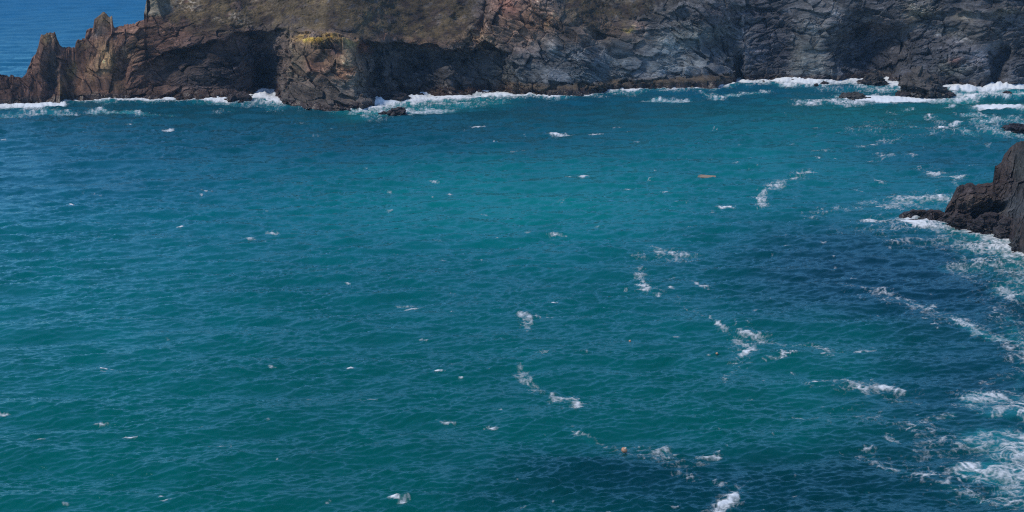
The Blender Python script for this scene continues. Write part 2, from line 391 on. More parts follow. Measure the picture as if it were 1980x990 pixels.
    for cx, cy, rx, ry, a, c in [(1205, 118, 20, 26, 0, (.15, .17, .18)), (1290, 100, 40, 40, 10, (.15, .17, .175)), (1345, 125, 34, 18, -15, (.19, .20, .20)), (1320, 75, 30, 15, 0, (.15, .165, .165)),
                                 (1150, 145, 40, 14, 0, (.13, .15, .16)), (1080, 95, 16, 16, 0, (.15, .15, .15)), (1235, 92, 8, 24, 15, (.17, .17, .17)), (1575, 70, 42, 60, -10, (.125, .13, .13)),
                                 (1560, 118, 36, 34, 0, (.16, .165, .155)), (1625, 65, 16, 20, 0, (.12, .12, .12)), (1500, 90, 30, 40, 0, (.055, .058, .075)), (1845, 133, 30, 17, 0, (.16, .165, .15)),
                                 (1905, 105, 26, 18, -20, (.17, .17, .19)), (1900, 65, 50, 16, 0, (.10, .10, .10)), (1735, 110, 16, 30, 10, (.08, .075, .08)), (1360, 60, 50, 25, 0, (.10, .11, .105)),
                                 (1780, 25, 30, 22, -20, (.17, .155, .12)), (1860, 32, 26, 14, 0, (.15, .14, .12)), (1950, 22, 40, 12, 0, (.15, .13, .11)), (1640, 20, 60, 18, 10, (.11, .11, .115)), (1840, 60, 25, 10, 0, (.1, .1, .095))]:
        lay(B(cx, cy, rx, ry, a), c, .85)
    # red and orange rock bands
    lay(B(1010, 35, 62, 50, 20), (.20, .135, .105)); lay(B(1060, 45, 20, 16), (.24, .16, .10), .9); lay(B(985, 18, 26, 20), (.19, .10, .085), .8); lay(B(935, 60, 20, 22, 30), (.17, .12, .09), .8)
    lay(B(1170, 50, 70, 28, 10), (.115, .082, .062), .8); lay(B(1120, 75, 40, 16, 20), (.13, .10, .085), .6); lay(B(1400, 30, 60, 16), (.10, .085, .09), .7); lay(B(1690, 50, 30, 14), (.09, .07, .065), .6); lay(B(1850, 120, 18, 6), (.19, .10, .09), .7)
    lay(B(1235, 48, 12, 10), (.22, .16, .14), .9); lay(B(900, 70, 60, 20, 12), (.17, .125, .085), .9)
    lay(B(700, 88, 14, 16, 0, 4), (.17, .08, .075)); lay(B(790, 78, 90, 7, 6), (.17, .105, .08), .85); lay(B(820, 62, 40, 12), (.15, .11, .075), .6)
    lay(bump2(ux, uy, 628, 110, 74, 50, 0, 5), (.165, .118, .085), .95)
    lay(bump2(ux, uy, 628, 170, 95, 34, 0, 4), (.075, .066, .062), .95)
    for cx, cy, rx, ry, a, c, s in [(625, 76, 46, 6, 2, (.42, .29, .05), 1), (675, 85, 14, 9, 0, (.27, .21, .09), .9), (603, 72, 22, 4, 0, (.38, .29, .07), .9), (672, 110, 14, 30, 0, (.20, .165, .12), .8), (668, 136, 26, 9, -10, (.26, .16, .11), .95),
                                    (610, 130, 20, 16, 30, (.17, .10, .08), .8), (648, 98, 20, 12, 0, (.09, .055, .055), .9), (675, 158, 26, 14, -20, (.17, .165, .155), .75), (570, 110, 16, 30, 0, (.12, .105, .08), .8), (690, 175, 20, 12, 30, (.15, .145, .14), .6),
                                    (1215, 55, 10, 6, 0, (.34, .28, .09), .8), (870, 172, 10, 8, 0, (.15, .14, .13), .6), (1180, 30, 120, 30, 0, (.088, .078, .058), .0)]:
        lay(B(cx, cy, rx, ry, a), c, s)
    heath = sstep(-.1, .4, fbm(x / 5, y / 8, z / 4, 4, seed=110))[..., None]
    turf = np.array([.068, .056, .033], f32) * (1 - heath) + np.array([.038, .029, .024], f32) * heath + .022 * fbm(x / 9, y / 9, z / 9, 3, seed=111)[..., None] * np.array([1, .8, .5])
    gm = (grass * (1 - .75 * sstep(.25, .5, fbm(x / 3.4, y / 5, z / 2.2, 3, seed=112)) * sstep(-60, 0, uy)) * .95)[..., None]
    col = col * (1 - gm) + turf * gm
    stones = grass * sstep(.5, .9, rid3) * sstep(-.05, .4, fbm(x / 14, y / 14, z / 10, 2, seed=113))
    st_l = stones * (sstep(560, 480, Pp) + .4 * sstep(760, 900, Pp))
    col = col * (1 - .75 * st_l[..., None]) + np.array([.22, .21, .19]) * .75 * st_l[..., None]
    wall = sstep(352, 300, Pp) * sstep(34, 26, Qp + 0 * Pp) * (Pp > 278)
    col = col * (1 - .8 * wall[..., None]) + np.array([.15, .15, .13]) * .8 * wall[..., None]
    # each block of stone has its own tone; thin pale seams; darker stained cracks
    tone = (1 + (1 - .1 * grass) * (.5 * (rid2 - .5) + .5 * (rid3 - .5) + .35 * (rid - .5)))
    seam = sstep(.25, .60, fbm(a_ / 4.0, y / 6, c_ / .8, 3, seed=120)) * (1 - .6 * grass)
    stain = sstep(.05, .5, fbm(a_ / 9, y / 9, c_ / 2.6, 4, seed=121)) * (1 - .6 * grass)
    col *= (tone * (1 + 1.0 * seam * var) * (1 - .5 * stain) * (1 + .75 * fbm(x / 15, y / 15, z / 10, 3, seed=140)))[..., None]
    # tide line: black wet weed below, ochre weed on the shelf
    zz = V[..., 2] + .8 * fbm(x / 6, y / 6, z / 3, 3, seed=130)
    weed = sstep(5.2, 3.6, zz) * sstep(940, 1000, Pp) * sstep(1440, 1415, Pp) * .9
    oc = np.array([.085, .060, .036], f32) * (1 + .6 * fbm(x / 3, y / 3, z, 3, seed=131))[..., None]
    col = col * (1 - weed[..., None]) + oc * weed[..., None]
    wet = sstep(3.4, 1.8, zz)
    wc = np.array([.034, .024, .021], f32) * (1 + .5 * (rid2 - .5))[..., None]
    col = col * (1 - .9 * wet[..., None]) + wc * .9 * wet[..., None]
    warm = 1 - .9 * np.maximum(sstep(975, 1060, Pp) * sstep(70, 100, Qp), .8 * sstep(1150, 1350, Pp))[..., None]
    col = col * (1 + warm * np.array([.22, .04, -.14], f32)) * (1 + .08 * sstep(760, 640, Pp)[..., None])
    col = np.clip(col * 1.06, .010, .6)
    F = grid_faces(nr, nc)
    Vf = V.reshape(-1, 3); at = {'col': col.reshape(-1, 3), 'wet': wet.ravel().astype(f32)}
    root = bpy.data.objects.new('headland', None); C.objects.link(root); root.location = (0, 0, 0)
    tag(root, kind='structure')
    pf = Pp.ravel()[F[:, 0]]; qf = Qp.ravel()[F[:, 0]]; gf = grass.ravel()[F[:, 0]] > .5; zf = Vf[F[:, 0], 2]; bf = (F[:, 0] // nc) >= nf
    reg = np.zeros(len(F), int)
    reg[gf | (bf & (pf > 290))] = 1
    reg[(zf < 3.2) & (reg == 0)] = 2
    reg[(pf > 80) & (pf < 112) & (qf < 92) & (reg == 0)] = 4
    reg[(pf > 164.5) & (pf < 218) & (qf < 58) & (reg == 0)] = 5
    hf = np.interp(qf, [60, 80, 140, 170, 205], [62, 62, 72, 88, 100])
    reg[(np.abs(pf - (628 - (qf - 130) * .05)) < hf) & (qf > 68) & (reg == 0)] = 3
    for k, nm, lb in [(0, 'cliff_face', None), (1, 'grass_slope', 'olive brown turf slope with scattered pale stones'), (2, 'tidal_ledge', 'dark wet ledge at the waterline'),
                      (3, 'rock_buttress', 'blocky brown buttress with yellow lichen on its top edge'), (4, 'rock_pinnacle', 'ochre topped pinnacle nearest the tip'), (5, 'rock_pinnacle', 'tall squat pinnacle above the ridge')]:
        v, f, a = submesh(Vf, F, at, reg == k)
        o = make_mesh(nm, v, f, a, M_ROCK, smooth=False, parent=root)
        if lb: o['label'] = lb
    return px, py0
HX, HY = build_headland()

# ------------------------------------------------------------------ dark outcrop at the right edge
def build_outcrop():
    px = np.concatenate([np.arange(1738, 1996, .9), np.arange(1998, 2500, 5.)])
    W = [(1738, 419), (1760, 424), (1800, 428), (1830, 431), (1870, 438), (1900, 442), (1935, 447), (1958, 462), (1975, 480), (1990, 500), (2100, 560), (2500, 640)]
    T = [(1738, 416), (1748, 409), (1765, 406), (1800, 405), (1818, 406), (1826, 409), (1831, 398), (1838, 388), (1843, 376), (1850, 362), (1862, 356), (1880, 353), (1886, 358), (1905, 353), (1920, 351), (1922, 335), (1924, 320), (1936, 314),
         (1942, 298), (1952, 286), (1966, 277), (1980, 272), (2000, 262), (2100, 215), (2250, 130), (2500, 40)]
    nf, nb = 210, 24
    jag = 2.2 * vnoise(px / 9, px * 0 + .5, seed=205) + 1.0 * vnoise(px / 3, px * 0 + .5, seed=206)
    py0 = keys(px, W) + 2 * vnoise(px / 12, px * 0 + .1, seed=207); rdg = np.minimum(keys(px, T) + jag * sstep(1745, 1765, px), py0 - 2)
    t = np.linspace(0, 1, nf)[:, None]
    P = np.repeat(px[None, :], nf, 0); Q = py0[None, :] + 10 + (rdg - py0 - 10)[None, :] * t
    _, Y0 = water(px, py0); H = py0[None, :] - Q
    D = H * .085 + 1.2 * sstep(.7, 1, H / np.maximum(py0 - rdg, 1)[None, :]) ** 2
    # big slabs
    D += 2.2 * sstep(1845, 1830, P) * 0
    slab = sstep(-3, 3, (Q - (352 + (1990 - P) * .02)))           # terrace in the middle
    D += (1 - slab) * 5
    D -= 1.8 * bump2(P, Q, 1890, 385, 50, 14, -3, 4)
    D += 2.6 * sstep(6, -4, np.abs(Q - (430 - (P - 1870) * .42)) - 6) * sstep(1868, 1880, P) * sstep(1960, 1940, P)
    D -= 2.5 * sstep(-4, 8, (Q - (436 - (P - 1880) * .45))) * sstep(1875, 1890, P)
    D -= 3.0 * bump2(P, Q, 1985, 450, 28, 40, 0, 3)
    X, Y, Z = at_y(P, Q, Y0[None, :] + D)
    b = np.linspace(0, 1, nb + 1)[1:, None]
    Tk = keys(px, [(1738, 2), (1800, 6), (1845, 12), (1930, 20), (2100, 40), (2500, 80)])
    Yb = Y[-1] + Tk * b; Xb = X[-1] * Yb / Y[-1]; zb = Z[-1] - (Z[-1] + 4) * b ** 1.15
    V = np.stack([np.concatenate([X, Xb]), np.concatenate([Y, Yb]), np.concatenate([Z, zb])], -1).astype(f32)
    nr, nc = V.shape[:2]; x, y, z = V[..., 0], V[..., 1], V[..., 2]
    Pp = np.concatenate([P, np.repeat(px[None, :], nb, 0)]); Qp = np.concatenate([Q, np.repeat(Q[-1:], nb, 0)])
    a_ = x * math.cos(.35) + z * math.sin(.35); c_ = -x * math.sin(.35) + z * math.cos(.35)
    f1, f2, r1, t1 = worley(a_ / 6, y / 4.5, c_ / 4, seed=210); g1, g2, r2, t2 = worley(a_ / 2.4, y / 2, c_ / 1.6, seed=220); _, _, r3, t3 = worley(a_ / .9, y / .8, c_ / .6, seed=230)
    d = 2.4 * (r1 - .5) + 2.2 * t1 - .8 * sstep(.12, 0, f2 - f1) + 1.0 * (r2 - .5) + .9 * t2 - .25 * sstep(.12, 0, g2 - g1) + .3 * (r3 - .5) + .3 * t3 + .45 * fbm(a_ / 1.6, y, c_ / .8, 4, seed=240)
    ri = np.arange(nr)[:, None]
    d = (d + .5 * fbm(x / 3, y / 3, z / 3, 4, seed=245)) * (.12 + .88 * sstep(nf + 1, nf - 60, ri)) * sstep(1738, 1790, Pp)
    d = np.where(ri >= nf, d * .15, d)
    V = V + np.array([-.15, -.85, .35]) * d[..., None]
    col = np.zeros((nr, nc, 3), f32) + np.array([.046, .030, .026], f32)
    ux = Pp + 8 * fbm(x / 4, y / 4, z / 4, 3, seed=250); uy = Qp + 8 * fbm(x / 4 + 3, y / 4, z / 4, 3, seed=251)
    for cx, cy, rx, ry, a, c, s in [(1895, 385, 46, 18, -3, (.060, .042, .034), .95), (1870, 365, 26, 12, 0, (.052, .038, .036), .8), (1962, 400, 30, 26, -30, (.05, .055, .06), .8), (1985, 320, 30, 40, 0, (.05, .052, .048), .8),
                                    (1775, 416, 16, 9, 0, (.07, .06, .05), .8), (1860, 425, 30, 12, 0, (.042, .034, .034), .8), (1962, 327, 5, 3, 0, (.16, .15, .14), .8), (1925, 415, 30, 3, -24, (.10, .09, .08), .6)]:
        m = (bump2(ux, uy, cx, cy, rx, ry, a, 2.6) * s)[..., None]; col = col * (1 - m) + np.array(c, f32) * m
    col *= (1 + .7 * (r2 - .5) + .5 * (r3 - .5) + .5 * (r1 - .5) + .5 * fbm(a_ / 3, y / 3, c_ / .7, 4, seed=255))[..., None]
    wet = sstep(2.6, 1.2, z + .4 * fbm(x / 3, y / 3, z / 3, 2, seed=260))
    col = col * (1 - .7 * wet[..., None]) + np.array([.02, .017, .018]) * .7 * wet[..., None]
    o = make_mesh('rock_outcrop', V.reshape(-1, 3), grid_faces(nr, nc), {'col': np.clip(col, .006, .5).reshape(-1, 3), 'wet': wet.ravel().astype(f32)}, M_ROCK)
    tag(o, 'big dark brown rock outcrop with stepped slabs running off the right edge', 'rock outcrop')
    return px, py0
OX, OY = build_outcrop()

# ------------------------------------------------------------------ single rocks in the surf
import bmesh
def sea_rock(px, base, wpx, hpx, seed, label, col=(.036, .028, .027), peak=0.0, flat=1.6, depth=.75):
    X, Y = water(np.float64(px), np.float64(base)); X, Y = float(X), float(Y)
    rng = math.sqrt(X * X + Y * Y + CAM_H ** 2)
    s = rng / FPX; wdt = wpx * s; hgt = hpx * s
    bm = bmesh.new(); bmesh.ops.create_icosphere(bm, subdivisions=6 if wpx > 40 else 5, radius=1)
    v = np.array([q.co[:] for q in bm.verts], f32); F = np.array([[q.index for q in f.verts] for f in bm.faces]); bm.free()
    r = np.abs(v) ** flat; k = 1 / (r.sum(1) ** (1 / flat) + 1e-6); v = v * (k * np.linalg.norm(v, axis=1))[:, None] if flat != 2 else v
    P = v * np.array([wdt / 2, wdt / 2 * depth, hgt], f32)
    P[:, 0] += peak * wdt * np.clip(P[:, 2] / hgt, 0, 1) ** 1.5 * .5
    sc = max(wdt, hgt * 1.4)
    q = P + np.array([seed * 7.3, seed * 3.1, 0])
    _, _, r1, t1 = worley(q[:, 0] / (sc * .3), q[:, 1] / (sc * .3), q[:, 2] / (sc * .16), seed=seed)
    _, _, r2, t2 = worley(q[:, 0] / (sc * .1), q[:, 1] / (sc * .1), q[:, 2] / (sc * .06), seed=seed + 5)
    d = (.16 * (r1 - .5) + .15 * t1 + .06 * (r2 - .5) + .05 * t2 + .10 * fbm(q[:, 0] / sc * 3, q[:, 1] / sc * 3, q[:, 2] / sc * 5, 3, seed=seed + 9)) * sc
    P = P + v / np.maximum(np.linalg.norm(v, axis=1, keepdims=True), .01) * np.array([1, 1, .5]) * d[:, None]
    c = np.array(col, f32)[None, :] * (1 + .7 * (r1 - .5) + .6 * (r2 - .5))[:, None]
    wet = sstep(hgt * .55 + .2, hgt * .15, P[:, 2]); c = c * (1 - .45 * wet[:, None])
    o = make_mesh('sea_rock', P, F, {'col': np.clip(c, .006, .4), 'wet': wet.astype(f32)}, M_ROCK)
    o.location = (X, Y + wdt / 2 * depth * .6, 0)
    tag(o, label, 'rock')
    return o
sea_rock(463, 198, 54, 19, 11, 'dark domed rock in the surf left of the sea cave', (.042, .030, .028), 0)
sea_rock(694, 211, 26, 10, 13, 'small wedge rock in foam at the foot of the buttress', peak=.3)
sea_rock(758, 197, 56, 15, 14, 'broad flat topped rock between the buttress and the cave', flat=2.6)
sea_rock(765, 222, 36, 12, 15, 'round black rock standing clear in front of the others in the surf', flat=2.2, peak=.2)
sea_rock(742, 220, 20, 3, 16, 'low sliver of rock touching the left of a round black rock')
sea_rock(1578, 169, 10, 8, 17, 'tiny pointed rock in white foam below the pale cliff')
sea_rock(1594, 166, 20, 7, 18, 'small low rock just right of a tiny pointed rock')
sea_rock(1652, 193, 56, 13, 19, 'low double humped rock ringed by white surf', (.05, .046, .042))
sea_rock(1690, 166, 54, 26, 20, 'brown boulder against the cliff behind the low surf rock', (.05, .042, .038), peak=.2)
sea_rock(1790, 188, 92, 46, 21, 'pyramid shaped brown rock with pale streaks at the cliff foot', (.06, .052, .047), peak=-.1, depth=.9)
sea_rock(1752, 188, 40, 8, 22, 'low rock spur at the left foot of the pyramid rock')
sea_rock(1828, 187, 40, 10, 23, 'low rock spur at the right foot of the pyramid rock')
sea_rock(1948, 181, 16, 4, 24, 'rock barely breaking the surf under the far right cliff')
sea_rock(1862, 439, 46, 22, 31, 'rounded dark block at the left foot of the big outcrop', (.040, .029, .027), flat=2.4)
sea_rock(1908, 450, 58, 34, 32, 'slanted dark slab leaning on the front of the big outcrop', (.034, .026, .027), peak=.35, flat=2.4)
sea_rock(1952, 463, 42, 36, 33, 'dark upright boulder wedged at the front of the big outcrop', (.038, .030, .030), flat=2.4, peak=-.2)
sea_rock(1978, 484, 34, 50, 34, 'nearest dark boulder at the foot of the big outcrop by the right edge', (.044, .040, .040), flat=2.4)
sea_rock(1970, 256, 46, 14, 25, 'black rock at the right edge above the big outcrop', (.03, .025, .03), flat=2.2)

# ------------------------------------------------------------------ sea
def tile(N, L, lmin, lmax, direc, spread, seed, ex=-2.0):
    rs = np.random.RandomState(seed)
    k1 = np.fft.fftfreq(N, L / N) * 2 * np.pi
    KX, KY = np.meshgrid(k1, k1); K = np.hypot(KX, KY); K[0, 0] = 1
    th = np.arctan2(KY, KX) - direc
    lam = 2 * np.pi / K
    A = K ** ex * (np.abs(np.cos(th)) ** spread) * sstep(lmin * .8, lmin * 1.2, lam) * sstep(lmax * 1.25, lmax * .8, lam)
    A[0, 0] = 0
    G = (rs.randn(N, N) + 1j * rs.randn(N, N)) * A
    h = np.fft.ifft2(G).real; dx = np.fft.ifft2(1j * KX / K * G).real; dy = np.fft.ifft2(1j * KY / K * G).real
    s = np.std(np.gradient(h, L / N, axis=0)); return h / s, dx / s, dy / s

def samp(T, L, x, y, rot=0.0):
    N = T[0].shape[0]; c, s = math.cos(rot), math.sin(rot)
    u = ((x * c + y * s) / L * N) % N; v = ((-x * s + y * c) / L * N) % N
    i0 = np.floor(u).astype(np.int32); j0 = np.floor(v).astype(np.int32); fu = (u - i0).astype(f32); fv = (v - j0).astype(f32)
    i0 %= N; j0 %= N; i1 = (i0 + 1) % N; j1 = (j0 + 1) % N
    r = [t[j0, i0] * (1 - fu) * (1 - fv) + t[j0, i1] * fu * (1 - fv) + t[j1, i0] * (1 - fu) * fv + t[j1, i1] * fu * fv for t in T]
    return r[0], r[1] * c - r[2] * s, r[1] * s + r[2] * c

SPX = np.concatenate([np.arange(-900, -120, 12.), np.arange(-120, 2100, 1.6), np.arange(2100, 2900, 12.)])
SPY = np.concatenate([[-270, -260, -245, -225, -200, -170, -140, -110, -80, -55], np.arange(-35, 1010, 1.25), np.arange(1012, 1300, 6.), [1360, 1460, 1600, 1800, 2200]])

def build_sea():
    U, Vv = np.meshgrid(SPX, SPY)
    X, Y = water(U, Vv)
    nr, nc = U.shape
    dy = np.abs(np.gradient(Y, axis=0)); dx = np.abs(np.gradient(X, axis=1))
    step = np.maximum(dy * .5, dx)
    wA = sstep(16, 5, step * 1.0) ; wB = sstep(3.2, 1.0, step); wC = sstep(.7, .2, step); wB2 = sstep(2.0, .7, step); farB = .7 + 1.25 * sstep(.15, .7, step) * sstep(205, 330, Vv + 60 * sstep(700, 200, U) + 50 * sstep(1100, 1500, U))
    dr = R(90 + 8)
    TA1 = tile(512, 173, 6, 30, dr, 4, 1, -1.6); TA2 = tile(512, 131, 5, 20, dr - .35, 3, 2, -1.5)
    TB1 = tile(512, 67, 2.2, 6.5, dr, 3.2, 3, -1.0); TB2 = tile(1024, 53, .9, 3.0, dr + .3, 3.5, 4, -1.0)
    TC1 = tile(512, 23, .38, 1.3, dr, 2.5, 5, -1.2)
    h = np.zeros(U.shape, f32); ox = h.copy(); oy = h.copy()
    gust = np.clip(.85 + .5 * fbm(X / 60, Y / 90, None, 2, seed=301) + .55 * fbm(X / 14, Y / 18, None, 3, seed=302), .3, 1.7)
    for T, L, rot, a, wgt in [(TA1, 173, 0, .105, wA), (TA2, 131, .35, .10, wA), (TB1, 67, .1, .22, wB * farB), (TB2, 53, -.2, .35, wB2), (TC1, 23, .15, .24, wC)]:
        hh, ax, ay = samp(T, L, X, Y, rot)
        g = wgt * a * (gust if a > .11 else 1)
        h += g * hh; ox -= g * ax * .12; oy -= g * ay * .12
    # swell lifting towards the surf
    shore = np.interp(U, HX, HY); ds = Vv - shore
    near = sstep(60, 6, ds) * (ds > -6)
    h += near * .35 * np.sin(ds / 5.5 + 1.4 * vnoise(U / 50, Vv / 30, seed=303))
    h *= np.where(Vv < -60, .3, 1) * (1 - .35 * sstep(160, 60, Vv))
    # ---- foam density
    D = np.zeros(U.shape, f32)
    r0 = np.searchsorted(SPY, -35); c0 = np.searchsorted(SPX, -120)
    def win(x0, x1, y0, y1):
        a, b = np.searchsorted(SPX, [x0, x1]); c, d = np.searchsorted(SPY, [y0, y1]); return slice(c, d), slice(a, b)
    def stroke(pts, w_, h_, s):
        w_ *= 1.3; h_ *= 1.3; s *= .92
        for (xa, ya), (xb, yb) in zip(pts, pts[1:] if len(pts) > 1 else pts):
            sl = win(min(xa, xb) - 3 * w_, max(xa, xb) + 3 * w_, min(ya, yb) - 3 * h_, max(ya, yb) + 3 * h_)
            u, v = U[sl], Vv[sl]
            jx = 7 * vnoise(u / 17, v / 9, seed=311); jy = 3.5 * vnoise(u / 17 + 7, v / 9, seed=312)
            if w_ < 12: jx *= .6; jy *= .6
            ax_, ay_ = (xb - xa) / w_, (yb - ya) / h_; q = ax_ * ax_ + ay_ * ay_ + 1e-6
            px_, py_ = (u + jx - xa) / w_, (v + jy - ya) / h_
            t = np.clip((px_ * ax_ + py_ * ay_) / q, 0, 1)
            dd = (px_ - t * ax_) ** 2 + (py_ - t * ay_) ** 2
            D[sl] = np.maximum(D[sl], s * np.exp(-dd))
    # belt along the headland
    bw = np.interp(U, [-200, 0, 60, 115, 130, 250, 400, 470, 520, 560, 600, 660, 700, 760, 800, 860, 940, 1030, 1100, 1180, 1230, 1300, 1400, 1440, 1500, 1620, 1700, 1760, 1850, 1980, 2300],
                   [11, 12, 13, 9, 5.5, 4.5, 6, 12, 24, 12, 7, 11, 20, 32, 28, 15, 9, 6, 5, 8, 10, 7, 7, 10, 8, 9, 13, 13, 14, 13, 13])
    bw = bw * (.85 + .45 * vnoise(U / 34, U * 0 + .5, seed=320) + .25 * vnoise(U / 9, U * 0 + .5, seed=321))
    D = np.maximum(D, 1.15 * sstep(bw, bw * .35, ds) * (ds > -30))
    tail = .52 * sstep(bw * 2.1, bw * .8, ds) * (ds > -30); D = np.maximum(D, tail)
    # belt around the outcrop
    osh = np.interp(U, OX, OY); dso = Vv - osh
    ob = sstep(1700, 1760, U) * sstep(17 + 30 * sstep(1880, 1990, U), 4, np.abs(dso - 6)) * (dso > -20)
    D = np.maximum(D, .98 * ob * sstep(1680, 1740, U))
    ST = [([(1565, 331), (1545, 333)], 12, 3, .8), ([(1540, 345), (1515, 350), (1490, 366)], 14, 4, .75), ([(1478, 372), (1470, 383), (1473, 398)], 9, 6, .95),
          ([(1255, 478), (1275, 487), (1300, 488), (1340, 495)], 11, 4, .72), ([(1235, 530), (1245, 545)], 10, 5, .8), ([(1240, 556), (1258, 563), (1275, 572)], 9, 4, .95), ([(1300, 580), (1310, 582)], 8, 3, .5),
          ([(1345, 548), (1352, 555), (1365, 556)], 6, 3, 1), ([(1310, 575), (1355, 600), (1390, 630)], 10, 5, .4), ([(1385, 628), (1400, 638)], 7, 4, .8),
          ([(1435, 640), (1465, 646), (1475, 652)], 12, 5, .9), ([(1480, 655), (1520, 662), (1560, 664)], 12, 4, .62), ([(1420, 652), (1440, 660), (1455, 676), (1435, 690)], 9, 5, 1.0), ([(1425, 700), (1410, 718), (1398, 738)], 9, 6, .62), ([(1480, 700), (1530, 690)], 12, 4, .4),
          ([(1010, 612), (1022, 615), (1016, 635)], 9, 4, .66), ([(1030, 612), (1070, 614)], 14, 3, .35), ([(1010, 712), (1014, 730), (1035, 750)], 13, 8, .62), ([(1040, 685), (1055, 682)], 9, 4, .4),
          ([(1075, 770), (1100, 766), (1112, 774), (1118, 790)], 9, 6, .95), ([(1098, 796), (1115, 797)], 8, 3, .7), ([(1105, 830), (1120, 840), (1145, 849)], 10, 4, .75), ([(1150, 850), (1200, 868)], 10, 4, .4),
          ([(1235, 868), (1270, 872)], 8, 6, .5), ([(1285, 868), (1290, 884)], 8, 5, .7), ([(1355, 885), (1385, 884)], 8, 2.5, .8), ([(1315, 920), (1345, 928)], 15, 6, .5), ([(1380, 934), (1410, 938), (1440, 950)], 12, 5, .58), ([(1420, 965), (1405, 978), (1380, 1002)], 11, 8, 1.05),
          ([(1625, 550), (1690, 560), (1720, 570)], 12, 4, .5), ([(1735, 577), (1765, 586), (1800, 596)], 12, 5, .75), ([(1800, 598), (1840, 615)], 12, 5, .5), ([(1845, 622), (1875, 632), (1900, 645)], 12, 5, .8), ([(1900, 645), (1950, 655), (1990, 668)], 16, 6, .7), ([(1950, 615), (1990, 625)], 12, 4, .6),
          ([(1600, 690), (1625, 686)], 10, 3, .5), ([(1660, 682), (1682, 678)], 10, 3, .8), ([(1620, 695), (1630, 715)], 7, 5, .45), ([(1570, 745), (1600, 733), (1630, 733)], 11, 4, .7), ([(1640, 735), (1655, 748), (1668, 752)], 9, 5, .75), ([(1700, 750), (1720, 753), (1745, 757)], 11, 4, .95), ([(1725, 768), (1780, 782)], 11, 4, .6),
          ([(1545, 808), (1600, 815)], 15, 4, .62), ([(1500, 805), (1560, 812)], 25, 3, .3), ([(1680, 868), (1685, 888), (1710, 902)], 11, 7, .62), ([(1715, 905), (1750, 915), (1800, 922)], 15, 5, .78), ([(1715, 846), (1735, 856)], 8, 5, .75), ([(1760, 835), (1800, 812), (1840, 805)], 12, 5, .55),
          ([(1820, 935), (1860, 950), (1950, 985)], 22, 8, .5), ([(1600, 870), (1680, 880)], 30, 8, .33), ([(1750, 880), (1840, 870)], 40, 12, .36), ([(1780, 860), (1850, 845)], 25, 8, .38),
          ([(1880, 770), (1930, 768)], 22, 9, .95), ([(1870, 785), (1950, 795)], 28, 8, .6), ([(1960, 768), (2000, 765)], 22, 10, .6), ([(1900, 842), (1950, 838), (2010, 850)], 26, 11, .95), ([(1930, 865), (2000, 875)], 35, 12, .75), ([(1880, 905), (1940, 902), (2010, 910)], 34, 10, .98), ([(1890, 925), (1960, 935), (2010, 950)], 28, 10, .72), ([(1940, 965), (2000, 990)], 26, 10, .55),
          ([(1960, 760), (1990, 690)], 14, 14, .42), ([(1910, 740), (1990, 720)], 20, 8, .35), ([(1960, 545), (2010, 560)], 30, 15, .75), ([(1830, 520), (1900, 517), (1980, 500)], 26, 8, .6), ([(1880, 480), (1990, 500)], 50, 22, .62), ([(1740, 460), (1830, 470), (1900, 490)], 40, 12, .48), ([(1640, 445), (1760, 440)], 40, 8, .42), ([(1850, 470), (1960, 470)], 40, 12, .62),
          ([(1690, 428), (1740, 424), (1800, 436)], 20, 6, .9), ([(1740, 392), (1790, 384), (1850, 382)], 24, 8, .85), ([(1700, 400), (1760, 396), (1840, 400)], 30, 8, .62), ([(1665, 390), (1690, 388)], 11, 4, .85), ([(1570, 418), (1610, 406), (1660, 405)], 22, 5, .45), ([(1600, 404), (1620, 405)], 11, 3, .6),
          ([(1565, 199), (1600, 196), (1660, 200)], 24, 5, 1.0), ([(1640, 186), (1740, 190), (1800, 195), (1860, 192)], 24, 4, 1.1), ([(1850, 188), (1920, 182), (1990, 184)], 26, 5, 1.0), ([(1520, 163), (1560, 160), (1590, 165)], 22, 5, 1.15), ([(1460, 160), (1500, 158)], 18, 3, .9), ([(1640, 160), (1690, 172), (1760, 175)], 22, 6, .75), ([(1600, 172), (1700, 178)], 30, 4, .5),
          ([(1918, 203), (1940, 208), (1990, 212)], 16, 3, .8), ([(1870, 222), (1885, 222), (1920, 225)], 10, 3, .85), ([(1900, 236), (1950, 230), (1990, 238)], 26, 7, .78), ([(1910, 250), (1990, 262)], 26, 8, .75), ([(1820, 247), (1840, 244), (1853, 236)], 8, 2.5, 1.05), ([(1850, 250), (1870, 256), (1885, 262)], 9, 4, .66), ([(1795, 226), (1812, 232), (1822, 238)], 9, 4, .5),
          ([(1750, 213), (1762, 210)], 7, 2.5, .85), ([(1730, 202), (1745, 202)], 8, 2, .6), ([(1835, 208), (1845, 208)], 10, 3, .6), ([(1875, 208), (1890, 212)], 12, 5, .5), ([(1700, 272), (1738, 270)], 8, 2.5, .8), ([(1798, 259), (1806, 258)], 6, 2.5, 1), ([(1715, 276), (1722, 275)], 10, 4, .5), ([(1765, 248), (1770, 246)], 6, 2.5, .8), ([(1720, 218), (1735, 220)], 8, 3, .5),
          ([(1665, 281), (1688, 280)], 8, 2.2, .9), ([(1578, 290), (1600, 290)], 10, 2, .55), ([(1690, 310), (1725, 300)], 12, 3, .6), ([(1770, 327), (1800, 330)], 12, 3, .6), ([(1798, 333), (1812, 335)], 8, 4, 1), ([(1820, 340), (1855, 342)], 10, 2.6, .95), ([(1845, 350), (1853, 360)], 8, 4, .6), ([(1890, 278), (1905, 283)], 12, 3, .5), ([(1700, 350), (1705, 353)], 10, 4, .6), ([(1750, 300), (1765, 302)], 9, 3, .5),
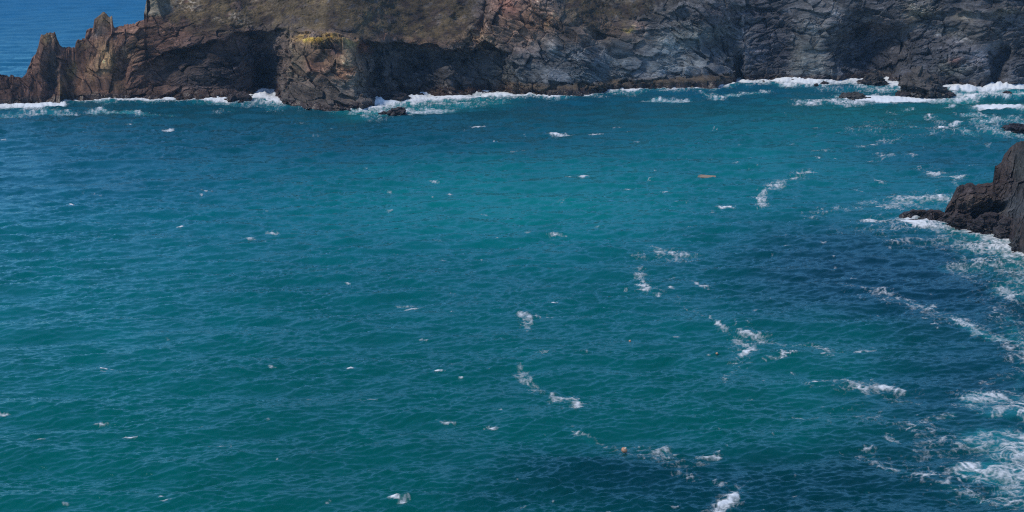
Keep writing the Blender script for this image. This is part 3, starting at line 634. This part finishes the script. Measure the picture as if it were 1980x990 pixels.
          ([(185, 215), (225, 215), (270, 218)], 15, 2.5, .88), ([(270, 220), (330, 223)], 16, 2.5, .62), ([(0, 225), (60, 218), (130, 218)], 22, 5, .6), ([(420, 216), (450, 213)], 14, 2.5, .4), ([(1250, 194), (1290, 195), (1325, 195)], 12, 2.2, .95), ([(1362, 182), (1390, 190)], 12, 4, .7), ([(1410, 184), (1440, 182), (1480, 178)], 13, 3, .75), ([(1270, 188), (1275, 189)], 10, 3, .4), ([(1170, 178), (1195, 171), (1215, 172)], 18, 4.5, 1.2),
          ([(800, 205), (880, 203), (960, 195)], 28, 6, .52), ([(700, 216), (760, 218), (850, 214)], 26, 5, 1.0), ([(500, 190), (540, 200)], 18, 8, .75), ([(1130, 188), (1160, 188)], 20, 2, .5)]
    ST += [([(1830, 440), (1900, 455), (1945, 474), (1990, 500)], 20, 8, 1.0), ([(1930, 480), (1990, 520)], 30, 16, .85), ([(1940, 560), (2000, 575)], 30, 14, .75), ([(1960, 640), (2000, 690)], 20, 12, .6), ([(1930, 800), (2000, 800)], 40, 10, .7), ([(1940, 880), (2000, 885)], 40, 14, .8), ([(1950, 950), (2000, 960)], 34, 12, .7), ([(1500, 350), (1475, 372)], 8, 3, .6), ([(1275, 573), (1320, 585), (1380, 625)], 9, 3.5, .5), ([(1150, 851), (1205, 866)], 9, 3, .5), ([(1560, 664), (1620, 690)], 9, 3, .45),
           ([(1900, 510), (1990, 540)], 60, 40, .52), ([(1850, 460), (1990, 490)], 50, 18, .6), ([(1940, 620), (1990, 700)], 40, 30, .4), ([(1900, 775), (1990, 780)], 50, 20, .55), ([(1900, 850), (2000, 870)], 50, 18, .85), ([(1890, 912), (2000, 922)], 50, 16, .88), ([(1950, 500), (2000, 520)], 40, 30, .7), ([(1750, 900), (1850, 960)], 50, 25, .36), ([(1650, 800), (1800, 830)], 60, 20, .33), ([(1200, 860), (1320, 900)], 50, 10, .36), ([(1430, 640), (1430, 720)], 24, 20, .42), ([(1600, 740), (1740, 760)], 40, 12, .4), ([(1240, 490), (1330, 500)], 24, 10, .4), ([(1700, 250), (1900, 250)], 80, 16, .36), ([(1700, 570), (1900, 640)], 30, 10, .42)]
    CAPS = [(138, 397, 7, 3, 1.1), (528, 450, 11, 4.5, 1.1), (482, 458, 9, 2.5, .8), (400, 372, 8, 2.5, .8), (350, 440, 6, 2.5, 1), (430, 455, 10, 2, .6), (783, 589, 14, 5, .95), (800, 595, 12, 4, .95), (671, 545, 6, 3, 1.1), (1080, 261, 17, 4, 1), (1150, 262, 10, 2.6, 1), (925, 246, 11, 2.3, 1),
            (838, 351, 9, 2.6, 1), (868, 376, 6, 2, .8), (1100, 343, 20, 2.2, .7), (1128, 341, 9, 3, .95), (200, 716, 14, 3, 1.1), (200, 722, 10, 2.5, .6), (858, 813, 20, 5.5, .95), (845, 722, 10, 3, 1), (712, 775, 13, 2.6, .95), (765, 964, 18, 6, 1.05), (778, 968, 9, 6, .9), (322, 973, 8, 4, .9), (312, 966, 6, 3, .7), (195, 817, 9, 2.6, .9),
            (250, 848, 12, 3, .95), (8, 802, 12, 3.4, 1), (678, 716, 8, 2, .75), (894, 729, 5, 3, 1), (1070, 588, 8, 2.6, .9), (1310, 650, 9, 2.2, .8), (966, 792, 8, 3, .6), (950, 830, 10, 4, .7), (1076, 454, 13, 2, .85), (1287, 372, 10, 2.2, .95), (1405, 402, 17, 3, .95), (252, 240, 7, 2.6, 1), (325, 253, 7, 2.4, .95), (262, 236, 8, 2, .6),
            (515, 410, 5, 2.4, .8), (600, 774, 14, 2.5, .55), (1450, 770, 14, 3, .6), (1652, 541, 10, 2, .75), (1205, 256, 9, 2, .6), (1235, 272, 8, 2, .7), (990, 293, 8, 2, .8), (1213, 366, 6, 2, .7), (1568, 332, 10, 2, 1), (75, 853, 13, 3, .55), (430, 866, 16, 3.4, .55), (20, 590, 16, 5, .4), (660, 910, 14, 3, .4), (515, 471, 7, 1.8, .5),
            (1130, 683, 12, 4, .3), (1620, 306, 8, 2, .5), (120, 328, 12, 1.6, .4), (150, 281, 12, 1.6, .4), (5, 272, 12, 3, .6), (755, 372, 8, 2, .6), (710, 327, 20, 1.6, .4), (1065, 470, 12, 2, .4), (990, 882, 9, 2, .5), (870, 706, 8, 2, .35), (905, 255, 12, 1.6, .45), (1270, 330, 20, 1.6, .35), (1330, 345, 5, 2, .7), (1320, 392, 14, 3, .4), (1195, 460, 14, 3, .4), (180, 375, 14, 1.8, .45), (640, 247, 8, 1.8, .5), (585, 205, 10, 2, .4), (610, 262, 9, 1.6, .4)]
    for s_ in ST: stroke(*s_)
    for p_, a_, b_, c_ in ST:
        if c_ > .5 and p_[0][1] > 260: stroke(p_, a_ * 1.9, b_ * 2.1, c_ * .47)
    rs = np.random.RandomState(7)
    for x_, y_, w_, h_, s_ in CAPS:
        t = rs.uniform(-.25, .35) * w_ * .5
        stroke([(x_ - w_ * .2, y_ - t * .2), (x_ + w_ * .3, y_ + t * .2)], w_ * .34, h_ * .46, s_ * 1.25)
        stroke([(x_ - w_ * .7, y_ - t * .5 + rs.uniform(-1, 1)), (x_ + w_ * .7, y_ + t * .5)], w_ * .7, h_ * .42, s_ * .86)
    for _ in range(260):                                   # small flecks, thicker towards the right
        x_ = 2000 * rs.rand() ** .6; y_ = 215 + 780 * rs.rand() ** 1.2
        if x_ < 1150 and rs.rand() < .55: continue
        w_ = rs.uniform(2, 6); stroke([(x_, y_), (x_ + w_ * rs.uniform(.5, 2), y_ + rs.uniform(-2, 2))], w_, rs.uniform(.9, 1.8), rs.uniform(.35, .75))
    # break the density up into strands
    f = 1 + .0 * X
    wn = X + 1.6 * vnoise(X / 3.2, Y / 5, seed=331); wm = Y + 3.0 * vnoise(X / 3.2 + 9, Y / 5, seed=332)
    rid = 1 - np.abs(vnoise(wn / 3.4, wm / 2.6, seed=333)) * 2.2
    rid2 = 1 - np.abs(vnoise(wn / 1.2, wm / 1.0, seed=334)) * 2.2
    big = fbm(X / 9, Y / 16, None, 3, seed=335)
    rid3 = 1 - np.abs(vnoise(wn / .5, wm / .5, seed=336)) * 2.2
    n = .36 * rid + .34 * rid2 + .14 * rid3 + .38 * big
    foam = D * .95 + (n - .52) * 1.0 * sstep(0.02, .3, D) * (1.15 - .45 * np.clip(D - .3, 0, 1))
    foam = np.where(D < .05, 0, foam); foam = np.clip((foam - .22) / 1.05, 0, 1) ** 1.15
    crest = np.clip(h / .45, -1, 1.5)
    foam *= np.clip(.85 + .2 * crest, .6, 1.1)
    h += .18 * foam * sstep(40, 5, ds) * (ds > -20) + .12 * foam
    for cx, cy, rx, ry, hh_ in [(1205, 168, 20, 5, 3.0), (1185, 173, 20, 5, 1.2), (1025, 181, 9, 4, 1.6), (1555, 158, 36, 5, 1.6), (1440, 160, 16, 4, 1.4), (735, 194, 8, 5, 2.0), (800, 190, 18, 4, 1.5), (720, 200, 16, 5, 1.6), (1928, 170, 20, 6, 1.9), (1870, 174, 18, 5, 1.8), (1845, 176, 10, 4, 2.0), (1960, 170, 26, 5, 1.5), (610, 204, 9, 5, 1.6), (505, 186, 14, 4, 1.4), (420, 192, 20, 4, .9), (100, 202, 30, 5, 1.0),
                             (1938, 444, 7, 7, 1.8), (1836, 410, 6, 8, 1.6), (1930, 208, 50, 5, .8), (1720, 192, 90, 5, .6), (510, 182, 8, 3, 1.5)]:
        g = np.exp(-((U - cx) / rx) ** 2 - ((Vv - cy) / ry) ** 2) * (1 + .5 * vnoise(U / 8, Vv / 6, seed=350) + .15 * vnoise(U / 3, Vv / 3, seed=351))
        h += .75 * hh_ * g; foam = np.maximum(foam, sstep(.15, .6, g))
    # ---- colour of the water body
    cx_ = U + 26 * fbm(X / 30, Y / 50, None, 3, seed=361); cy_ = Vv + 20 * fbm(X / 30 + 4, Y / 50, None, 3, seed=362)
    col = np.zeros(U.shape + (3,), f32)
    KY = [-300, 0, 140, 215, 300, 400, 520, 700, 1000]
    KC = np.array([(.012, .095, .24), (.012, .092, .225), (.010, .090, .185), (.003, .058, .085), (.003, .085, .120), (.004, .120, .150), (.003, .100, .115), (.002, .090, .095), (.002, .082, .082)])
    for k in range(3): col[..., k] = np.interp(cy_, KY, KC[:, k])
    def lay(m, c, s=1.):
        m = np.clip(m * s, 0, 1)[..., None]; col[:] = col * (1 - m) + np.array(c, f32) * m
    E = lambda a, b, rx, ry, an=0, p=2.2: bump2(cx_, cy_, a, b, rx, ry, an, p)
    lay(E(80, 330, 420, 90), (.003, .080, .125), .75)
    lay(E(1050, 390, 420, 85), (.005, .180, .178), .75); lay(E(1500, 300, 330, 80), (.005, .150, .160), .7)
    lay(E(650, 265, 500, 38, 0), (.002, .060, .090), .7)
    lay(E(1700, 215, 260, 32), (.006, .120, .115), .7)
    lay(E(1800, 300, 150, 32, 0), (.004, .070, .110), .65); lay(E(1860, 260, 90, 20), (.004, .09, .11), .6)
    lay(E(1760, 540, 400, 105, 6, 3), (.003, .028, .052), .95)
    lay(E(1900, 740, 240, 130, 0, 3), (.003, .036, .058), .88)
    lay(E(1560, 700, 170, 60, -6), (.003, .095, .100), .8); lay(E(1400, 780, 200, 50, 0), (.002, .085, .085), .75)
    lay(E(1600, 960, 560, 105, -4, 4), (.002, .033, .050), .9); lay(E(1180, 920, 260, 45, 4), (.002, .034, .052), .8); lay(E(960, 960, 120, 30), (.002, .05, .065), .6)
    lay(E(300, 900, 420, 150), (.002, .080, .078), .6)
    aer = (sstep(.2, .8, D) * (.12 + .45 * sstep(60, 20, ds) * (ds > -20) + .35 * sstep(1780, 1880, U)))[..., None]                      # water full of bubbles under and around foam
    col = col * (1 - aer) + np.array([.07, .25, .28]) * aer
    lay(E(1930, 205, 90, 10, 0), (.02, .17, .14), .5); lay(sstep(22, 0, np.abs(ds - 14)) * sstep(1050, 900, U) * sstep(620, 700, U), (.03, .2, .2), .5)
    col *= np.array([.2, 1.24, 1.20], f32) * (1 + .16 * fbm(X / 12, Y / 20, None, 3, seed=303))[..., None] * (.92 + .16 * sstep(600, 250, U) * sstep(420, 600, Vv))[..., None]
    rough = np.clip(.13 + .10 * (1 - wC) + .20 * (1 - wB) + .14 * sstep(150, 60, Vv), .08, .5)
    V = np.stack([X + ox, Y + oy, h], -1)
    F = grid_faces(nr, nc, flip=True)
    sea = make_mesh('sea', V.reshape(-1, 3), F, {'col': np.clip(col, 0.0005, 1).reshape(-1, 3), 'rough': rough.ravel().astype(f32)}, M_WATER, smooth=True)
    tag(sea, kind='structure')
    ff = foam.ravel()[F].max(1) > .03
    dm = (ds < 70).ravel()[F[:, 0]] | ((np.abs(dso) < 60) & (U > 1660)).ravel()[F[:, 0]]
    Vo = V.reshape(-1, 3).copy(); Vo[:, 2] += .05
    at = {'foam': foam.ravel().astype(f32)}
    for nm, mk in (('surf_foam', ff & dm), ('foam_streaks', ff & ~dm)):
        v, fc, a = submesh(Vo, F, at, mk)
        o = make_mesh(nm, v, fc, a, M_FOAM, smooth=True)
        tag(o, 'white broken surf washing along the cliff foot and around the rocks' if nm == 'surf_foam' else 'scattered whitecaps and lacy foam trails on open teal water', 'foam', kind='stuff')
    return sea
SEA = build_sea()

def build_haze():
    me = bpy.data.meshes.new('haze'); bm = bmesh.new(); bmesh.ops.create_cube(bm, size=1)
    bmesh.ops.scale(bm, vec=(50000, 50000, 160), verts=bm.verts); bm.to_mesh(me); bm.free()
    m, n, l = new_mat('haze_air'); out = n.new('ShaderNodeOutputMaterial'); v = n.new('ShaderNodeVolumePrincipled')
    v.inputs['Color'].default_value = (.30, .62, 1.0, 1); v.inputs['Density'].default_value = HAZE; v.inputs['Anisotropy'].default_value = 0.0
    l.new(v.outputs[0], out.inputs['Volume']); me.materials.append(m)
    o = bpy.data.objects.new('haze', me); C.objects.link(o); o.location = (0, 0, 74.0)
    tag(o, 'thin blue air over the cove', 'haze', kind='stuff')
build_haze()

# ------------------------------------------------------------------ floats and drifting things
def lathe(prof, n=28, squash=None):
    v, f = [], []
    for i, (r, z) in enumerate(prof):
        for k in range(n):
            a = 2 * math.pi * k / n; v.append((r * math.cos(a), r * math.sin(a), z))
    for i in range(len(prof) - 1):
        for k in range(n):
            f.append((i * n + k, i * n + (k + 1) % n, (i + 1) * n + (k + 1) % n, (i + 1) * n + k))
    return np.array(v, f32), np.array(f)

M_OR = plain_material('orange_plastic', (.50, .26, .15), .5); M_PALE = plain_material('pale_plastic', (.6, .5, .38), .5); M_WOOD = plain_material('weathered_board', (.36, .25, .17), .8)
M_ROPE = plain_material('rope', (.10, .08, .06), .9)
def buoy(px, py, r, label, tilt=0, group=None):
    X, Y = water(float(px), float(py))
    e = bpy.data.objects.new('marker_buoy', None); C.objects.link(e); e.location = (X, Y, .15); e.rotation_euler = (tilt, tilt * .6, .4)
    tag(e, label, 'buoy', group)
    prof = [(r * math.sin(t) * (1 if t < 1.9 else 1), -r * .85 * math.cos(t)) for t in np.linspace(0.02, 2.75, 18)]
    v, f = lathe(prof); make_mesh('float_body', v, f, None, M_OR, True, e)
    v, f = lathe([(r * .40, r * .76), (r * .34, r * .95), (r * .2, r * 1.06), (r * .18, r * 1.25), (r * .01, r * 1.27)], 16); make_mesh('neck', v, f, None, M_PALE, True, e)
    v, f = lathe([(r * .97, -r * .1), (r * 1.04, -r * .04), (r * 1.04, r * .04), (r * .97, r * .1)], 28); make_mesh('rope_band', v, f, None, M_ROPE, True, e)
buoy(1207, 872, .5, 'largest orange buoy, pale topped, floating on dark water low in the picture', .5)
buoy(945, 717, .26, 'tiny orange buoy left of a lacy foam patch', .3)
buoy(1218, 661, .24, 'tiny orange buoy alone on plain teal water near the middle', .3)
buoy(1386, 685, .24, 'tiny orange buoy just left of the bright bent foam streak', .3)

def board():
    X0, Y0 = water(1352., 341.); X1, Y1 = water(1384., 346.)
    e = bpy.data.objects.new('floating_raft', None); C.objects.link(e)
    e.location = ((X0 + X1) / 2, (Y0 + Y1) / 2, .32); e.rotation_euler = (0, .03, math.atan2(Y1 - Y0, X1 - X0) * .35)
    tag(e, 'long tan wooden raft drifting on the bright turquoise water', 'raft')
    L = 5.0
    for k in range(5):
        bm = bmesh.new(); bmesh.ops.create_cube(bm, size=1)
        bmesh.ops.scale(bm, vec=(L - .5 * (k % 3), .62, .16), verts=bm.verts); bmesh.ops.bevel(bm, geom=bm.edges[:], offset=.03, segments=1)
        me = bpy.data.meshes.new('plank'); bm.to_mesh(me); bm.free(); me.materials.append(M_WOOD)
        o = bpy.data.objects.new('plank', me); C.objects.link(o); o.parent = e; o.location = (.25 * (k % 3) - .2, (k - 2) * .66, 0)
    for s in (-1, 1):
        bm = bmesh.new(); bmesh.ops.create_cube(bm, size=1); bmesh.ops.scale(bm, vec=(.22, 3.3, .14), verts=bm.verts)
        me = bpy.data.meshes.new('crossbeam'); bm.to_mesh(me); bm.free(); me.materials.append(M_WOOD)
        o = bpy.data.objects.new('crossbeam', me); C.objects.link(o); o.parent = e; o.location = (s * 1.7, 0, -.155)
board()
